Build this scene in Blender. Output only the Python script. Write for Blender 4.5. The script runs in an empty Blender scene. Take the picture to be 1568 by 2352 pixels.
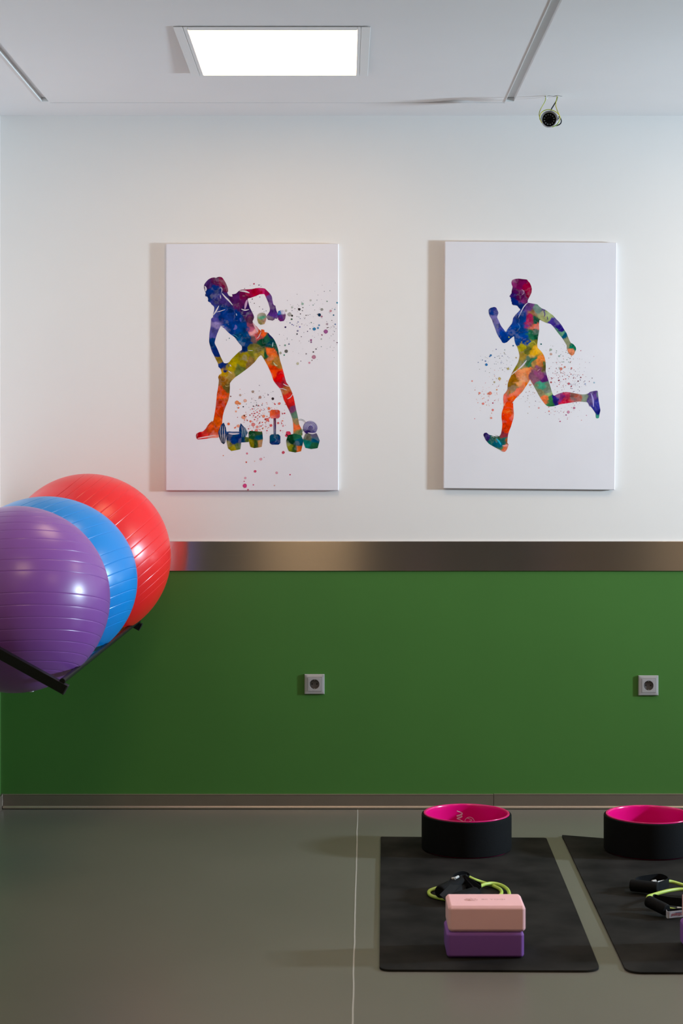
import bpy, bmesh, math, random
import numpy as np
from mathutils import Vector, Matrix
from mathutils.geometry import delaunay_2d_cdt
C = bpy.context.scene.collection
SC = bpy.context.scene
random.seed(4)

# ------------------------------------------------------------------ camera, world, lights, exposure
F = 3850.0            # focal length in pixels of the 1568 x 2352 frame
U0, V0 = 790.0, 1050.0  # vanishing point
H = 1.423             # eye height
WY = 6.79             # the far wall
cam_d = bpy.data.cameras.new('camera')
cam = bpy.data.objects.new('camera', cam_d); C.objects.link(cam)
cam.location = (0, 0, H); cam.rotation_euler = (math.pi/2, 0, 0)
cam_d.sensor_fit = 'VERTICAL'; cam_d.sensor_height = 36.0
cam_d.lens = F/2352*36.0
cam_d.shift_x = -(U0-784)/2352; cam_d.shift_y = (V0-1176)/2352
cam_d.dof.use_dof = True; cam_d.dof.focus_distance = 6.5; cam_d.dof.aperture_fstop = 7.0
cam_d.clip_start = 0.05
SC.camera = cam
SC.view_settings.view_transform = 'Standard'; SC.view_settings.look = 'None'
SC.view_settings.gamma = 1.0; SC.view_settings.use_curve_mapping = False
SC.view_settings.exposure = 0.0

w = bpy.data.worlds.new('sky'); SC.world = w; w.use_nodes = True
w.node_tree.nodes['Background'].inputs[0].default_value = (0.55, 0.72, 1.0, 1)
w.node_tree.nodes['Background'].inputs[1].default_value = 0.35

XR = 5.2              # right wall
XL = -1.3925          # left wall
YB = -2.4             # wall behind the camera
ZC = 2.807            # ceiling
def area(name, loc, rot, sx, sy, power, col, spread=180):
    d = bpy.data.lights.new(name, 'AREA'); d.shape = 'RECTANGLE'
    d.size = sx; d.size_y = sy; d.energy = power; d.color = col; d.spread = math.radians(spread)
    o = bpy.data.objects.new(name, d); C.objects.link(o); o.location = loc; o.rotation_euler = rot
    return o
KEY_W, FILL_W, PANEL_L, LAMP_L = 104.0, 6.0, 16.0, 8.0
WARM = (1.0, 0.68, 0.39)
# daylight through the two windows of the right wall
area('window_daylight', (XR+0.06, 5.35, 1.75), (0, math.radians(90), math.radians(-10)), 0.46, 0.30, KEY_W, (0.64, 0.83, 1.0), 90)
area('window_daylight', (XR+0.06, 3.30, 1.60), (0, math.radians(90), 0), 1.00, 0.90, FILL_W, (0.70, 0.87, 1.0), 110)
# ceiling panels outside the frame; the rearmost one is added to brighten the doors
for (x, y) in ((-0.23, 3.1), (2.3, 3.1), (2.3, 5.7), (-0.23, 0.2)):
    area('unseen_panel_light', (x, y, ZC-0.012), (0, 0, 0), 0.56, 0.58, PANEL_L*math.pi*0.56*0.58*(0.9 if y > 1 else 0.4), WARM)

# ------------------------------------------------------------------ helpers
def at(u, v, y):
    s = F/y
    return Vector(((u-U0)/s, y, H-(v-V0)/s))
def onz(u, v, z):
    s = (v-V0)/(H-z)
    return Vector(((u-U0)/s, F/s, z))
def lin(c):
    return tuple((x/255/12.92 if x <= 10.31 else ((x/255+0.055)/1.055)**2.4) for x in c)
def mat(name, col, rough=0.5, metal=0.0, spec=0.5, noise=0.0, nscale=20, bump=0.0, bscale=200, aniso=0.0, coat=0.0, emit=None, strength=0, stretch=(1,1,1), dark=None):
    m = bpy.data.materials.new(name); m.use_nodes = True
    nt = m.node_tree; b = nt.nodes['Principled BSDF']
    b.inputs['Base Color'].default_value = (*col, 1)
    b.inputs['Roughness'].default_value = rough; b.inputs['Metallic'].default_value = metal
    b.inputs['Specular IOR Level'].default_value = spec; b.inputs['Coat Weight'].default_value = coat
    tc = nt.nodes.new('ShaderNodeTexCoord'); mp = nt.nodes.new('ShaderNodeMapping')
    mp.inputs['Scale'].default_value = stretch
    nt.links.new(tc.outputs['Object'], mp.inputs['Vector'])
    if noise:
        n = nt.nodes.new('ShaderNodeTexNoise'); n.inputs['Scale'].default_value = nscale; n.inputs['Detail'].default_value = 5
        nt.links.new(mp.outputs['Vector'], n.inputs['Vector'])
        r = nt.nodes.new('ShaderNodeValToRGB'); r.color_ramp.elements[0].position = 0.3; r.color_ramp.elements[1].position = 0.7
        d = dark or tuple(c*(1-noise) for c in col)
        r.color_ramp.elements[0].color = (*d, 1); r.color_ramp.elements[1].color = (*col, 1)
        nt.links.new(n.outputs['Fac'], r.inputs['Fac']); nt.links.new(r.outputs['Color'], b.inputs['Base Color'])
    if bump:
        n2 = nt.nodes.new('ShaderNodeTexNoise'); n2.inputs['Scale'].default_value = bscale; n2.inputs['Detail'].default_value = 3
        nt.links.new(mp.outputs['Vector'], n2.inputs['Vector'])
        bp = nt.nodes.new('ShaderNodeBump'); bp.inputs['Strength'].default_value = bump; bp.inputs['Distance'].default_value = 0.002
        nt.links.new(n2.outputs['Fac'], bp.inputs['Height']); nt.links.new(bp.outputs['Normal'], b.inputs['Normal'])
    if aniso:
        b.inputs['Anisotropic'].default_value = aniso; b.inputs['Anisotropic Rotation'].default_value = 0.25
        tg = nt.nodes.new('ShaderNodeTangent'); tg.direction_type = 'RADIAL'; tg.axis = 'Z'
        nt.links.new(tg.outputs['Tangent'], b.inputs['Tangent'])
    if emit:
        b.inputs['Emission Color'].default_value = (*emit, 1); b.inputs['Emission Strength'].default_value = strength
    return m
M = {
 'wall': mat('white_paint', (0.81, 0.77, 0.73), 0.7, noise=0.02, nscale=2.5, bump=0.03, bscale=90),
 'dim': mat('grey_paint', (0.30, 0.28, 0.26), 0.7),
 'ceil': mat('ceiling_paint', (0.83, 0.79, 0.77), 0.8, noise=0.02, nscale=3),
 'groove': mat('ceiling_profile', (0.70, 0.69, 0.68), 0.6),
 'green': mat('green_panel', lin((73, 120, 55)), 0.42, spec=0.25, noise=0.05, nscale=3),
 'steel': mat('brushed_steel', (0.66, 0.62, 0.57), 0.22, metal=1.0, noise=0.06, nscale=8, stretch=(1, 1, 40), aniso=1.0),
 'alu': mat('baseboard_alu', (0.29, 0.235, 0.185), 0.42, metal=0.7, noise=0.06, nscale=10),
 'alulip': mat('baseboard_lip', (0.50, 0.40, 0.31), 0.35, metal=0.7),
 'floor': mat('grey_resin_floor', (0.168, 0.155, 0.128), 0.33, spec=0.45, noise=0.10, nscale=1.6, bump=0.015, bscale=30),
 'seam': mat('weld_seam', (0.42, 0.40, 0.36), 0.5),
 'crack': mat('crack', (0.30, 0.28, 0.27), 0.9),
 'frame': mat('lamp_frame', (0.78, 0.76, 0.74), 0.35),
 'panel': mat('lit_diffuser', (0.9, 0.9, 0.9), 0.5, emit=WARM, strength=LAMP_L),
 'rack': mat('black_steel', (0.006, 0.006, 0.0065), 0.45, spec=0.25),
 'cap': mat('black_cap', (0.008, 0.008, 0.008), 0.6),
 'mat': mat('charcoal_rubber', (0.028, 0.026, 0.024), 0.8, spec=0.08, noise=0.68, nscale=6, bump=0.15, bscale=400),
 'foam': mat('black_foam', (0.005, 0.005, 0.0055), 0.75, spec=0.12, bump=0.3, bscale=500),
 'web': mat('black_webbing', (0.005, 0.005, 0.006), 0.6, spec=0.15, bump=0.3, bscale=700),
 'pink': mat('pink_plastic', (0.80, 0.003, 0.19), 0.22, coat=0.3),
 'print': mat('pale_print', (0.85, 0.55, 0.68), 0.4),
 'tube': mat('lime_rubber', (0.46, 0.60, 0.10), 0.4),
 'clip': mat('grey_plastic', (0.55, 0.55, 0.54), 0.4),
 'bpink': mat('pink_foam', (0.95, 0.55, 0.57), 0.6, spec=0.3, bump=0.05, bscale=500),
 'bpurple': mat('purple_foam', (0.25, 0.095, 0.40), 0.6, spec=0.3, bump=0.05, bscale=500),
 'emboss': mat('embossed_mark', (0.62, 0.37, 0.36), 0.7),
 'tag': mat('white_tag', (0.62, 0.60, 0.64), 0.6),
 'red': mat('red_ink', (0.42, 0.01, 0.04), 0.6),
 'blue': mat('blue_ink', (0.12, 0.14, 0.28), 0.6),
 'silver': mat('silver_plastic', (0.50, 0.48, 0.48), 0.32, metal=0.35),
 'cup': mat('socket_cup', (0.13, 0.12, 0.12), 0.4),
 'hole': mat('dark_hole', (0.004, 0.004, 0.004), 0.8),
 'metal': mat('bright_metal', (0.7, 0.7, 0.68), 0.25, metal=1.0),
 'housing': mat('camera_housing', (0.55, 0.55, 0.56), 0.32, metal=0.3),
 'glass': mat('black_glass', (0.004, 0.004, 0.005), 0.12, spec=0.2),
 'led': mat('led_lens', (0.10, 0.105, 0.10), 0.25),
 'wire': mat('earth_wire', (0.75, 0.58, 0.02), 0.45, noise=0.3, nscale=22, dark=(0.16, 0.33, 0.03)),
 'cable': mat('black_cable', (0.01, 0.01, 0.012), 0.45),
 'white': mat('white_cord', (0.75, 0.74, 0.72), 0.5),
 'wood': mat('warm_wood', (0.80, 0.52, 0.26), 0.45, noise=0.25, nscale=6, stretch=(8, 8, 0.6)),
 'taupe': mat('taupe_panel', (0.13, 0.115, 0.10), 0.6),
 'redball': mat('red_vinyl', (0.80, 0.014, 0.016), 0.30, spec=0.5),
 'blueball': mat('blue_vinyl', (0.003, 0.22, 0.62), 0.30, spec=0.5),
 'purpleball': mat('purple_vinyl', (0.235, 0.075, 0.35), 0.30, spec=0.5),
 'canvas': mat('canvas_cloth', (0.81, 0.77, 0.80), 0.85, spec=0.1, noise=0.04, nscale=4, bump=0.05, bscale=900),
 'canvasb': mat('canvas_cloth_cool', (0.80, 0.765, 0.785), 0.85, spec=0.1, noise=0.04, nscale=4, bump=0.05, bscale=900),
}
def attr_mat():
    m = bpy.data.materials.new('watercolour_print'); m.use_nodes = True
    nt = m.node_tree; b = nt.nodes['Principled BSDF']
    a = nt.nodes.new('ShaderNodeAttribute'); a.attribute_name = 'pigment'
    nt.links.new(a.outputs['Color'], b.inputs['Base Color']); b.inputs['Roughness'].default_value = 0.7
    b.inputs['Specular IOR Level'].default_value = 0.0
    return m
M['ink'] = attr_mat()

def link(name, me, parent=None, smooth=None, m=None):
    if m is not None: me.materials.append(m)
    o = bpy.data.objects.new(name, me); C.objects.link(o)
    if parent is not None: o.parent = parent
    if smooth is not None:
        me.polygons.foreach_set('use_smooth', [True]*len(me.polygons))
        if smooth < 180:
            me.set_sharp_from_angle(angle=math.radians(smooth))
            wn = o.modifiers.new('weighted_normals', 'WEIGHTED_NORMAL'); wn.weight = 100; wn.keep_sharp = True
    return o
def obj(name, bm, m, parent=None, smooth=None):
    bmesh.ops.recalc_face_normals(bm, faces=bm.faces)
    me = bpy.data.meshes.new(name); bm.to_mesh(me); bm.free()
    return link(name, me, parent, smooth, m)
def tag(o, label, cat, group=None, kind=None):
    o['label'] = label; o['category'] = cat
    if group: o['group'] = group
    if kind: o['kind'] = kind
    return o
def thing(name, label, cat, loc=(0, 0, 0), rot=(0, 0, 0), group=None):
    o = bpy.data.objects.new(name, None); C.objects.link(o); o.location = loc; o.rotation_euler = rot
    o.empty_display_size = 0.05
    return tag(o, label, cat, group)
def local(o, parent):
    """keep world placement of a mesh written in world coordinates under an empty"""
    mw = Matrix.LocRotScale(parent.location, parent.rotation_euler, None)
    o.data.transform(mw.inverted()); return o
def box(bm, x0, x1, y0, y1, z0, z1, bev=0.0, seg=2):
    r = bmesh.ops.create_cube(bm, size=1.0, matrix=Matrix.Translation(((x0+x1)/2, (y0+y1)/2, (z0+z1)/2)) @ Matrix.Diagonal((x1-x0, y1-y0, z1-z0, 1)))
    if bev:
        es = list({e for v in r['verts'] for e in v.link_edges})
        bmesh.ops.bevel(bm, geom=es, offset=bev, segments=seg, affect='EDGES', profile=0.5)
    return bm
def lathe(bm, prof, n=64, mtx=None, close=False):
    rings = []
    for (r, z) in prof:
        rings.append([bm.verts.new((r*math.cos(2*math.pi*k/n), r*math.sin(2*math.pi*k/n), z)) for k in range(n)])
    pairs = list(zip(rings[:-1], rings[1:])) + ([(rings[-1], rings[0])] if close else [])
    for a, b in pairs:
        for k in range(n):
            bm.faces.new((a[k], a[(k+1) % n], b[(k+1) % n], b[k]))
    if not close:
        for rr in (rings[0], rings[-1]):
            try: bm.faces.new(rr)
            except ValueError: pass
    if mtx is not None:
        bmesh.ops.transform(bm, matrix=mtx, verts=[v for r in rings for v in r])
    return bm
def spline(pts, n=8):
    pts = [Vector(p) for p in pts]; out = []
    for i in range(len(pts)-1):
        p0 = pts[max(i-1, 0)]; p1 = pts[i]; p2 = pts[i+1]; p3 = pts[min(i+2, len(pts)-1)]
        for k in range(n):
            t = k/n
            out.append(0.5*((2*p1)+(p2-p0)*t+(2*p0-5*p1+4*p2-p3)*t*t+(3*p1-p0-3*p2+p3)*t**3))
    out.append(pts[-1]); return out
def tube(bm, path, r, n=10):
    """round tube along a list of points, ends capped"""
    rad = r if callable(r) else (lambda t: r)
    up = Vector((0.13, 0.21, 0.97)); rings = []
    N = len(path)
    for i, p in enumerate(path):
        d = (path[min(i+1, N-1)]-path[max(i-1, 0)]).normalized()
        if i == 0:
            s = d.cross(up).normalized()
        else:
            s = (s - d*s.dot(d)).normalized()
        t = d.cross(s)
        rr = rad(i/(N-1))
        rings.append([bm.verts.new(p+(s*math.cos(2*math.pi*k/n)+t*math.sin(2*math.pi*k/n))*rr) for k in range(n)])
    for a, b in zip(rings[:-1], rings[1:]):
        for k in range(n): bm.faces.new((a[k], a[(k+1) % n], b[(k+1) % n], b[k]))
    bm.faces.new(rings[0]); bm.faces.new(rings[-1]); return bm
def ribbon(bm, path, wide, t=0.0012, up=(0, 0, 1)):
    """flat webbing: width along up, a little thick"""
    N = len(path); rows = []
    for i, p in enumerate(path):
        u = Vector(up[i] if isinstance(up[0], (tuple, list, Vector)) else up).normalized()
        d = (path[min(i+1, N-1)]-path[max(i-1, 0)]).normalized()
        u = (u-d*u.dot(d)).normalized(); nrm = d.cross(u)
        rows.append([bm.verts.new(p+u*a*wide/2+nrm*b*t) for a, b in ((-1, -1), (1, -1), (1, 1), (-1, 1))])
    for a, b in zip(rows[:-1], rows[1:]):
        for k in range(4): bm.faces.new((a[k], a[(k+1) % 4], b[(k+1) % 4], b[k]))
    bm.faces.new(rows[0]); bm.faces.new(rows[-1]); return bm
def text_mesh(s, size):
    cu = bpy.data.curves.new('lettering', 'FONT'); cu.body = s; cu.size = size; cu.extrude = 0.0001
    cu.align_x = 'CENTER'; cu.align_y = 'CENTER'
    o = bpy.data.objects.new('lettering', cu); C.objects.link(o)
    dg = bpy.context.evaluated_depsgraph_get(); me = bpy.data.meshes.new_from_object(o.evaluated_get(dg))
    bpy.data.objects.remove(o); bpy.data.curves.remove(cu); return me
def struct(name, bm, m, label, cat, smooth=None):
    o = obj(name, bm, m, None, smooth); return tag(o, label, cat, kind='structure')
def holed(xs, ys, skip, thick, place):
    """slab of cells, skipping some; place(a, b, depth) -> point"""
    bm = bmesh.new(); cells = {(i, j) for i in range(len(xs)-1) for j in range(len(ys)-1) if not skip(i, j)}
    cache = {}
    def V(i, j, k):
        if (i, j, k) not in cache: cache[(i, j, k)] = bm.verts.new(place(xs[i], ys[j], k*thick))
        return cache[(i, j, k)]
    for (i, j) in cells:
        for k in (0, 1): bm.faces.new((V(i, j, k), V(i+1, j, k), V(i+1, j+1, k), V(i, j+1, k)))
        for (di, dj, a, b) in ((-1, 0, (i, j), (i, j+1)), (1, 0, (i+1, j), (i+1, j+1)), (0, -1, (i, j), (i+1, j)), (0, 1, (i, j+1), (i+1, j+1))):
            if (i+di, j+dj) not in cells:
                bm.faces.new((V(*a, 0), V(*b, 0), V(*b, 1), V(*a, 1)))
    return bm

# ------------------------------------------------------------------ the room
bm = box(bmesh.new(), XL-0.1, XR+0.1, YB-0.1, WY+0.1, -0.08, 0.0)
floor = struct('floor', bm, M['floor'], 'grey resin floor with a pale weld line, dull reflections', 'floor')
bm = bmesh.new()
rng = random.Random(3); sp = []
for k in range(60):
    y = 1.0 + (WY-0.02-1.0)*k/59
    x = 0.0547 - 0.0337*(WY-y)/2.58 + rng.uniform(-1, 1)*0.0011
    sp.append(Vector((x, y, 0.0003)))
ribbon(bm, sp, 0.0042, 0.0003, (1, 0, 0))
obj('weld_seam', bm, M['seam'], floor)
BAND0, BAND1 = 0.9627, 1.0826
bm = box(bmesh.new(), XL-0.1, XR+0.1, WY, WY+0.1, 0, ZC+0.06)
struct('wall_back', bm, M['wall'], 'white painted wall with two canvases above a steel rail', 'wall')
bm = box(bmesh.new(), XL+0.001, XR, WY-0.004, WY, 0.058, BAND0+0.002)
struct('trim_1', bm, M['green'], 'green wainscot panel between steel rail and baseboard', 'wainscot')
bm = box(bmesh.new(), XL+0.002, XR, WY-0.011, WY, BAND0, BAND1, 0.0015, 2)
struct('trim_2', bm, M['steel'], 'brushed steel wall rail above the green wainscot', 'rail', 30)
# baseboard of the far wall: two lengths and a corner piece
bb = bpy.data.objects.new('baseboard_back', None); C.objects.link(bb); tag(bb, 'brownish metal baseboard at the foot of the green wainscot', 'baseboard', kind='structure')
def board(x0, x1, dz, dy):
    o = obj('panel', box(bmesh.new(), x0, x1, WY-0.012-dy, WY-0.001, 0.004, 0.0575+dz, 0.0008, 1), M['alu'], bb)
    l = bmesh.new()
    pr = [(WY-0.012-dy, 0.0135), (WY-0.0165-dy, 0.012), (WY-0.019-dy, 0.008), (WY-0.019-dy, 0.003), (WY-0.012-dy, 0.003)]
    a = [l.verts.new((x0, y, z)) for y, z in pr]; b = [l.verts.new((x1, y, z)) for y, z in pr]
    for k in range(5): l.faces.new((a[k], a[(k+1) % 5], b[(k+1) % 5], b[k]))
    l.faces.new(a); l.faces.new(b)
    obj('lip', l, M['alulip'], o)
    obj('top_edge', box(bmesh.new(), x0, x1, WY-0.0135-dy, WY-0.001, 0.0575+dz, 0.0600+dz), M['alulip'], o)
board(-1.3783, 0.6040, 0.0, 0.0); board(0.6052, XR, 0.0012, 0.0008)
obj('corner_piece', box(bmesh.new(), XL+0.002, -1.3795, WY-0.014, WY-0.001, 0.003, 0.061, 0.001, 1), M['alu'], bb)
# left wall, with the same wainscot
struct('wall_left', box(bmesh.new(), XL-0.1, XL, YB, WY, 0, ZC+0.06), M['wall'], 'white side wall that carries the ball rack', 'wall')
struct('trim_3', box(bmesh.new(), XL, XL+0.004, YB, WY-0.012, 0.058, BAND0), M['green'], 'green wainscot panel of the side wall behind the ball rack', 'wainscot')
struct('trim_4', box(bmesh.new(), XL, XL+0.009, YB, WY-0.012, BAND0, BAND1), M['steel'], 'brushed steel rail of the side wall behind the balls', 'rail')
struct('baseboard_left', box(bmesh.new(), XL, XL+0.011, YB, WY-0.015, 0.0, 0.058), M['alu'], 'metal baseboard of the side wall', 'baseboard')
# wall behind the viewer with two wooden doors
struct('wall_front', box(bmesh.new(), XL-0.1, XR+0.1, YB-0.1, YB, 0, ZC+0.06), M['taupe'], 'dark taupe wall opposite the canvases', 'wall')
struct('trim_5', box(bmesh.new(), XL, XR, YB, YB+0.006, 0.0, 1.08), M['taupe'], 'dark lower panel on the wall opposite the canvases', 'wainscot')
for n, (x0, x1) in enumerate(((-0.91, 0.085), (2.05, 2.91))):
    d = struct('door_%d' % (n+1), box(bmesh.new(), x0, x1, YB+0.004, YB+0.05, 0.005, 2.1, 0.003, 1), M['wood'], ['wide wooden door opposite the canvases', 'narrower wooden door opposite the canvases'][n], 'door')
    h = bmesh.new(); tube(h, spline([(x1-0.07, YB+0.05, 1.02), (x1-0.07, YB+0.10, 1.02), (x1-0.10, YB+0.11, 1.02), (x1-0.20, YB+0.11, 1.02)], 4), 0.009, 8)
    obj('door_handle', h, M['metal'], d)
# right wall with two window openings
W1 = (5.20, 5.50, 1.52, 1.98); W2 = (2.85, 3.75, 1.10, 2.10)
ys = [YB-0.1, W2[0], W2[1], W1[0], W1[1], WY+0.1]; zs = [0, W2[2], W1[2], W1[3], W2[3], ZC+0.06]
bm = holed(ys, zs, lambda i, j: (i == 3 and j == 2) or (i == 1 and j in (1, 2, 3)), 0.04, lambda a, b, d: (XR+d, a, b))
struct('wall_right', bm, M['dim'], 'grey window wall beyond the mats', 'wall')
for n, (y0, y1, z0, z1) in enumerate((W1, W2)):
    bm = bmesh.new(); t = 0.012
    box(bm, XR-0.01, XR+0.03, y0-0.03, y0+t*0, z0-0.03, z1+0.03); box(bm, XR-0.01, XR+0.03, y1, y1+0.03, z0-0.03, z1+0.03)
    box(bm, XR-0.01, XR+0.03, y0, y1, z0-0.03, z0); box(bm, XR-0.01, XR+0.03, y0, y1, z1, z1+0.03)
    struct('window_%d' % (n+1), bm, M['frame'], ['narrow window frame in the window wall nearest the canvases', 'square window frame in the window wall'][n], 'window')

# ceiling: cells with two channels, a joint and the opening of the lamp
LX0, LX1, LY0, LY1 = -0.549, 0.085, 5.38, 6.035
xs = [XL-0.1, -1.176, -1.149, LX0+0.02, LX1-0.02, 0.10, 0.15+0.0, 0.627, 0.660, XR+0.1]
ys = [YB-0.1, LY0+0.02, LY1-0.012, 6.20, 6.525, 6.543, 6.551, WY+0.1]
def skip(i, j):
    if i in (1, 7) and j < 4: return True
    if i == 3 and j == 1: return True
    if 2 <= i <= 6 and j == 5: return True
    return False
bm = holed(xs, ys, skip, 0.05, lambda a, b, d: (a, b, ZC+d))
# the plasterboard edge has sagged away from the joint on the right
es = [e for e in bm.edges]
cx, cy = 0.44, 6.545
faces = [f for f in bm.faces if abs(f.normal.z) > 0.9 or True]
sel = [f for f in bm.faces if all(abs(v.co.z-ZC) < 1e-6 for v in f.verts) and 0.14 < f.calc_center_median().x < 0.63 and 6.2 < f.calc_center_median().y < 6.545]
ed = list({e for f in sel for e in f.edges})
bmesh.ops.subdivide_edges(bm, edges=ed, cuts=16, use_grid_fill=True)
for v in bm.verts:
    if abs(v.co.z-ZC) < 1e-6 and 0.15 < v.co.x < 0.627 and 6.2 < v.co.y < 6.5435:
        v.co.z += 0.010*math.exp(-((v.co.x-cx)/0.085)**2-((v.co.y-cy)/0.06)**2)
ceiling = struct('ceiling', bm, M['ceil'], 'white plasterboard ceiling with inset channels', 'ceiling')
struct('trim_6', box(bmesh.new(), -1.190, -1.135, YB, 6.54, ZC+0.014, ZC+0.02), M['groove'], 'recessed ceiling channel on the side of the ball rack', 'channel')
struct('trim_7', box(bmesh.new(), 0.615, 0.672, YB, 6.54, ZC+0.014, ZC+0.02), M['groove'], 'recessed ceiling channel that ends by the security camera', 'channel')
struct('trim_8', box(bmesh.new(), -1.16, 0.64, 6.541, 6.56, ZC+0.0085, ZC+0.012), M['groove'], 'narrow joint between ceiling board and perimeter strip', 'joint')
for (x0, x1) in ((-1.176, -1.149), (0.627, 0.660)):
    obj('channel_edge', box(bmesh.new(), x0-0.0022, x0+0.0008, 1.0, 6.527, ZC-0.0018, ZC+0.014), M['white'], ceiling)
    obj('end_cap', box(bmesh.new(), x0, x1, 6.516, 6.527, ZC-0.001, ZC+0.013), M['white'], ceiling)
# cracked filler round the cable hole
bm = bmesh.new()
ribbon(bm, [onz_c for onz_c in [Vector(((u-U0)*1.384/(V0-v), F*1.384/(V0-v), ZC-0.0006)) for u, v in ((1250, 221), (1262, 219.5), (1271, 221), (1281, 219), (1290, 221))]], 0.005, 0.0004, (0, 1, 0))
obj('crack', bm, M['crack'], ceiling)

# ------------------------------------------------------------------ ceiling lamp
lamp = thing('ceiling_light', 'square recessed ceiling panel light with pale metal frame, switched on', 'light', (0, LY0, ZC), (-math.atan(0.0085/0.65), 0, 0))
def lpart(name, x0, x1, y0, y1, z0, z1, m, bev=0.001):
    return obj(name, box(bmesh.new(), x0, x1, y0, y1, z0, z1, bev, 1), m, lamp)
DY = LY1-LY0
for x0, x1, nm in ((LX0, LX0+0.030, 'frame_side'), (LX0+0.0316, LX0+0.044, 'inner_lip'), (LX1-0.030, LX1, 'frame_side'), (LX1-0.042, LX1-0.0316, 'inner_lip')):
    lpart(nm, x0, x1, 0.0, DY, -0.0042, -0.0016, M['frame'], 0.0006)
lpart('frame_end', LX0+0.0445, LX1-0.0425, 0.0, 0.040, -0.0042, -0.0016, M['frame'])
lpart('frame_end', LX0+0.0445, LX1-0.0425, DY-0.010, DY, -0.0042, -0.0016, M['frame'])
lpart('housing', LX0+0.026, LX1-0.026, 0.024, DY-0.014, -0.0015, 0.04, M['frame'])
lpart('diffuser', LX0+0.0442, LX1-0.0422, 0.0402, DY-0.0102, -0.0026, -0.00155, M['panel'], 0)

# ------------------------------------------------------------------ watercolour canvases
def T(k, pts):
    ox, oy, s = {1: (360, 540, 3.5636), 2: (430, 620, 6.272), 3: (430, 840, 4.48), 4: (960, 540, 3.2667), 5: (1060, 620, 4.6118), 6: (1060, 820, 4.6118), 7: (640, 640, 10.453)}[k]
    return [(ox+p[0]/s, oy+p[1]/s)+tuple(p[2:]) for p in pts]
def vnoise(x, y, seed):
    r = np.random.RandomState(seed).rand(128, 128)
    xi = np.floor(x).astype(int); yi = np.floor(y).astype(int); fx = x-xi; fy = y-yi
    fx = fx*fx*(3-2*fx); fy = fy*fy*(3-2*fy)
    g = lambda a, b: r[a % 128, b % 128]
    return (g(xi, yi)*(1-fx)+g(xi+1, yi)*fx)*(1-fy)+(g(xi, yi+1)*(1-fx)+g(xi+1, yi+1)*fx)*fy
def fbm(x, y, seed):
    return sum(vnoise(x*2**k, y*2**k, seed+k)*0.5**k for k in range(4))/1.875
def inside(P, loops):
    c = np.zeros(len(P), bool)
    for L in loops:
        L = np.array(L); A = L; B = np.roll(L, -1, 0)
        for (x1, y1), (x2, y2) in zip(A, B):
            m = (y1 > P[:, 1]) != (y2 > P[:, 1])
            with np.errstate(divide='ignore', invalid='ignore'):
                c ^= m & (P[:, 0] < (x2-x1)*(P[:, 1]-y1)/(y2-y1+1e-12)+x1)
    return c
PIG = 1.0      # what the wall light leaves of a paper white
def pig(c): return np.clip(np.array(c)/PIG, 0.0, 0.9)
def smoothloop(L, am=0.6):
    pts = [Vector((p[0], p[1], 0)) for p in L]; n = len(pts); out = []
    for i in range(n):
        p0, p1, p2, p3 = pts[i-1], pts[i], pts[(i+1) % n], pts[(i+2) % n]
        k = max(1, int((p2-p1).length/1.6))
        for j in range(k):
            t = j/k
            q = 0.5*((2*p1)+(p2-p0)*t+(2*p0-5*p1+4*p2-p3)*t*t+(3*p1-p0-3*p2+p3)*t**3)
            lq = p1.lerp(p2, t); q = lq.lerp(q, am)
            out.append((q.x, q.y))
    return out
def painted(loops, ctrl, seed, step=1.15, mottled=0.55, sharp=5.0, warp=11.0, am=0.6):
    """triangles and colours of a watercolour area given by outline loops in photo units"""
    SL = [smoothloop(L, am) for L in loops]
    verts = []; edges = []
    for L in SL:
        b = len(verts); verts += L; edges += [(b+i, b+(i+1) % len(L)) for i in range(len(L))]
    A = np.array(verts); x0, y0 = A.min(0); x1, y1 = A.max(0)
    gx, gy = np.meshgrid(np.arange(x0, x1, step), np.arange(y0, y1, step))
    gx = gx+np.where((np.arange(gx.shape[0]) % 2)[:, None] == 1, step/2, 0)
    G = np.stack([gx.ravel(), gy.ravel()], 1); G = G[inside(G, SL)]
    verts += [tuple(p) for p in G]
    r = delaunay_2d_cdt([Vector(v) for v in verts], edges, [], 0, 1e-5)
    V = np.array([tuple(v) for v in r[0]]); Fc = np.array(r[2])
    Fc = Fc[inside(V[Fc].mean(1), SL)]
    P = V; wx = (fbm(P[:, 0]/14, P[:, 1]/14, seed)-0.5)*2*warp; wy = (fbm(P[:, 0]/14, P[:, 1]/14, seed+20)-0.5)*2*warp
    Q = P+np.stack([wx, wy], 1)
    cp = np.array([(c[0], c[1]) for c in ctrl]); cc = np.array([lin(c[2:5]) for c in ctrl])
    d2 = ((Q[:, None, :]-cp[None])**2).sum(2); W = 1/(d2+16)**sharp; W /= W.sum(1, keepdims=True)
    col = W @ cc
    n = fbm(P[:, 0]/11, P[:, 1]/11, seed+40)[:, None]
    n2 = fbm(P[:, 0]/3.5+9, P[:, 1]/3.5, seed+80)[:, None]
    col = col*(1+mottled*2.0*(n-0.5)+0.45*(n2-0.5))
    ry = fbm(P[:, 0]/16+3, P[:, 1]/16, seed+60); mask = np.clip((fbm(P[:, 0]/25, P[:, 1]/25+5, seed+70)-0.42)*5, 0, 1)
    edge = np.exp(-((ry-0.5)/0.03)**2)*0.10*mask
    wash = np.clip((fbm(P[:, 0]/20+7, P[:, 1]/20, seed+90)-0.60)*2.5, 0, 0.14)
    pale = (edge+wash)[:, None]
    col = np.clip(col, 0, 1)**1.14
    col = col*(1-pale)+np.array([[0.55, 0.52, 0.56]])*pale
    return V, Fc, pig(col)
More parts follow.
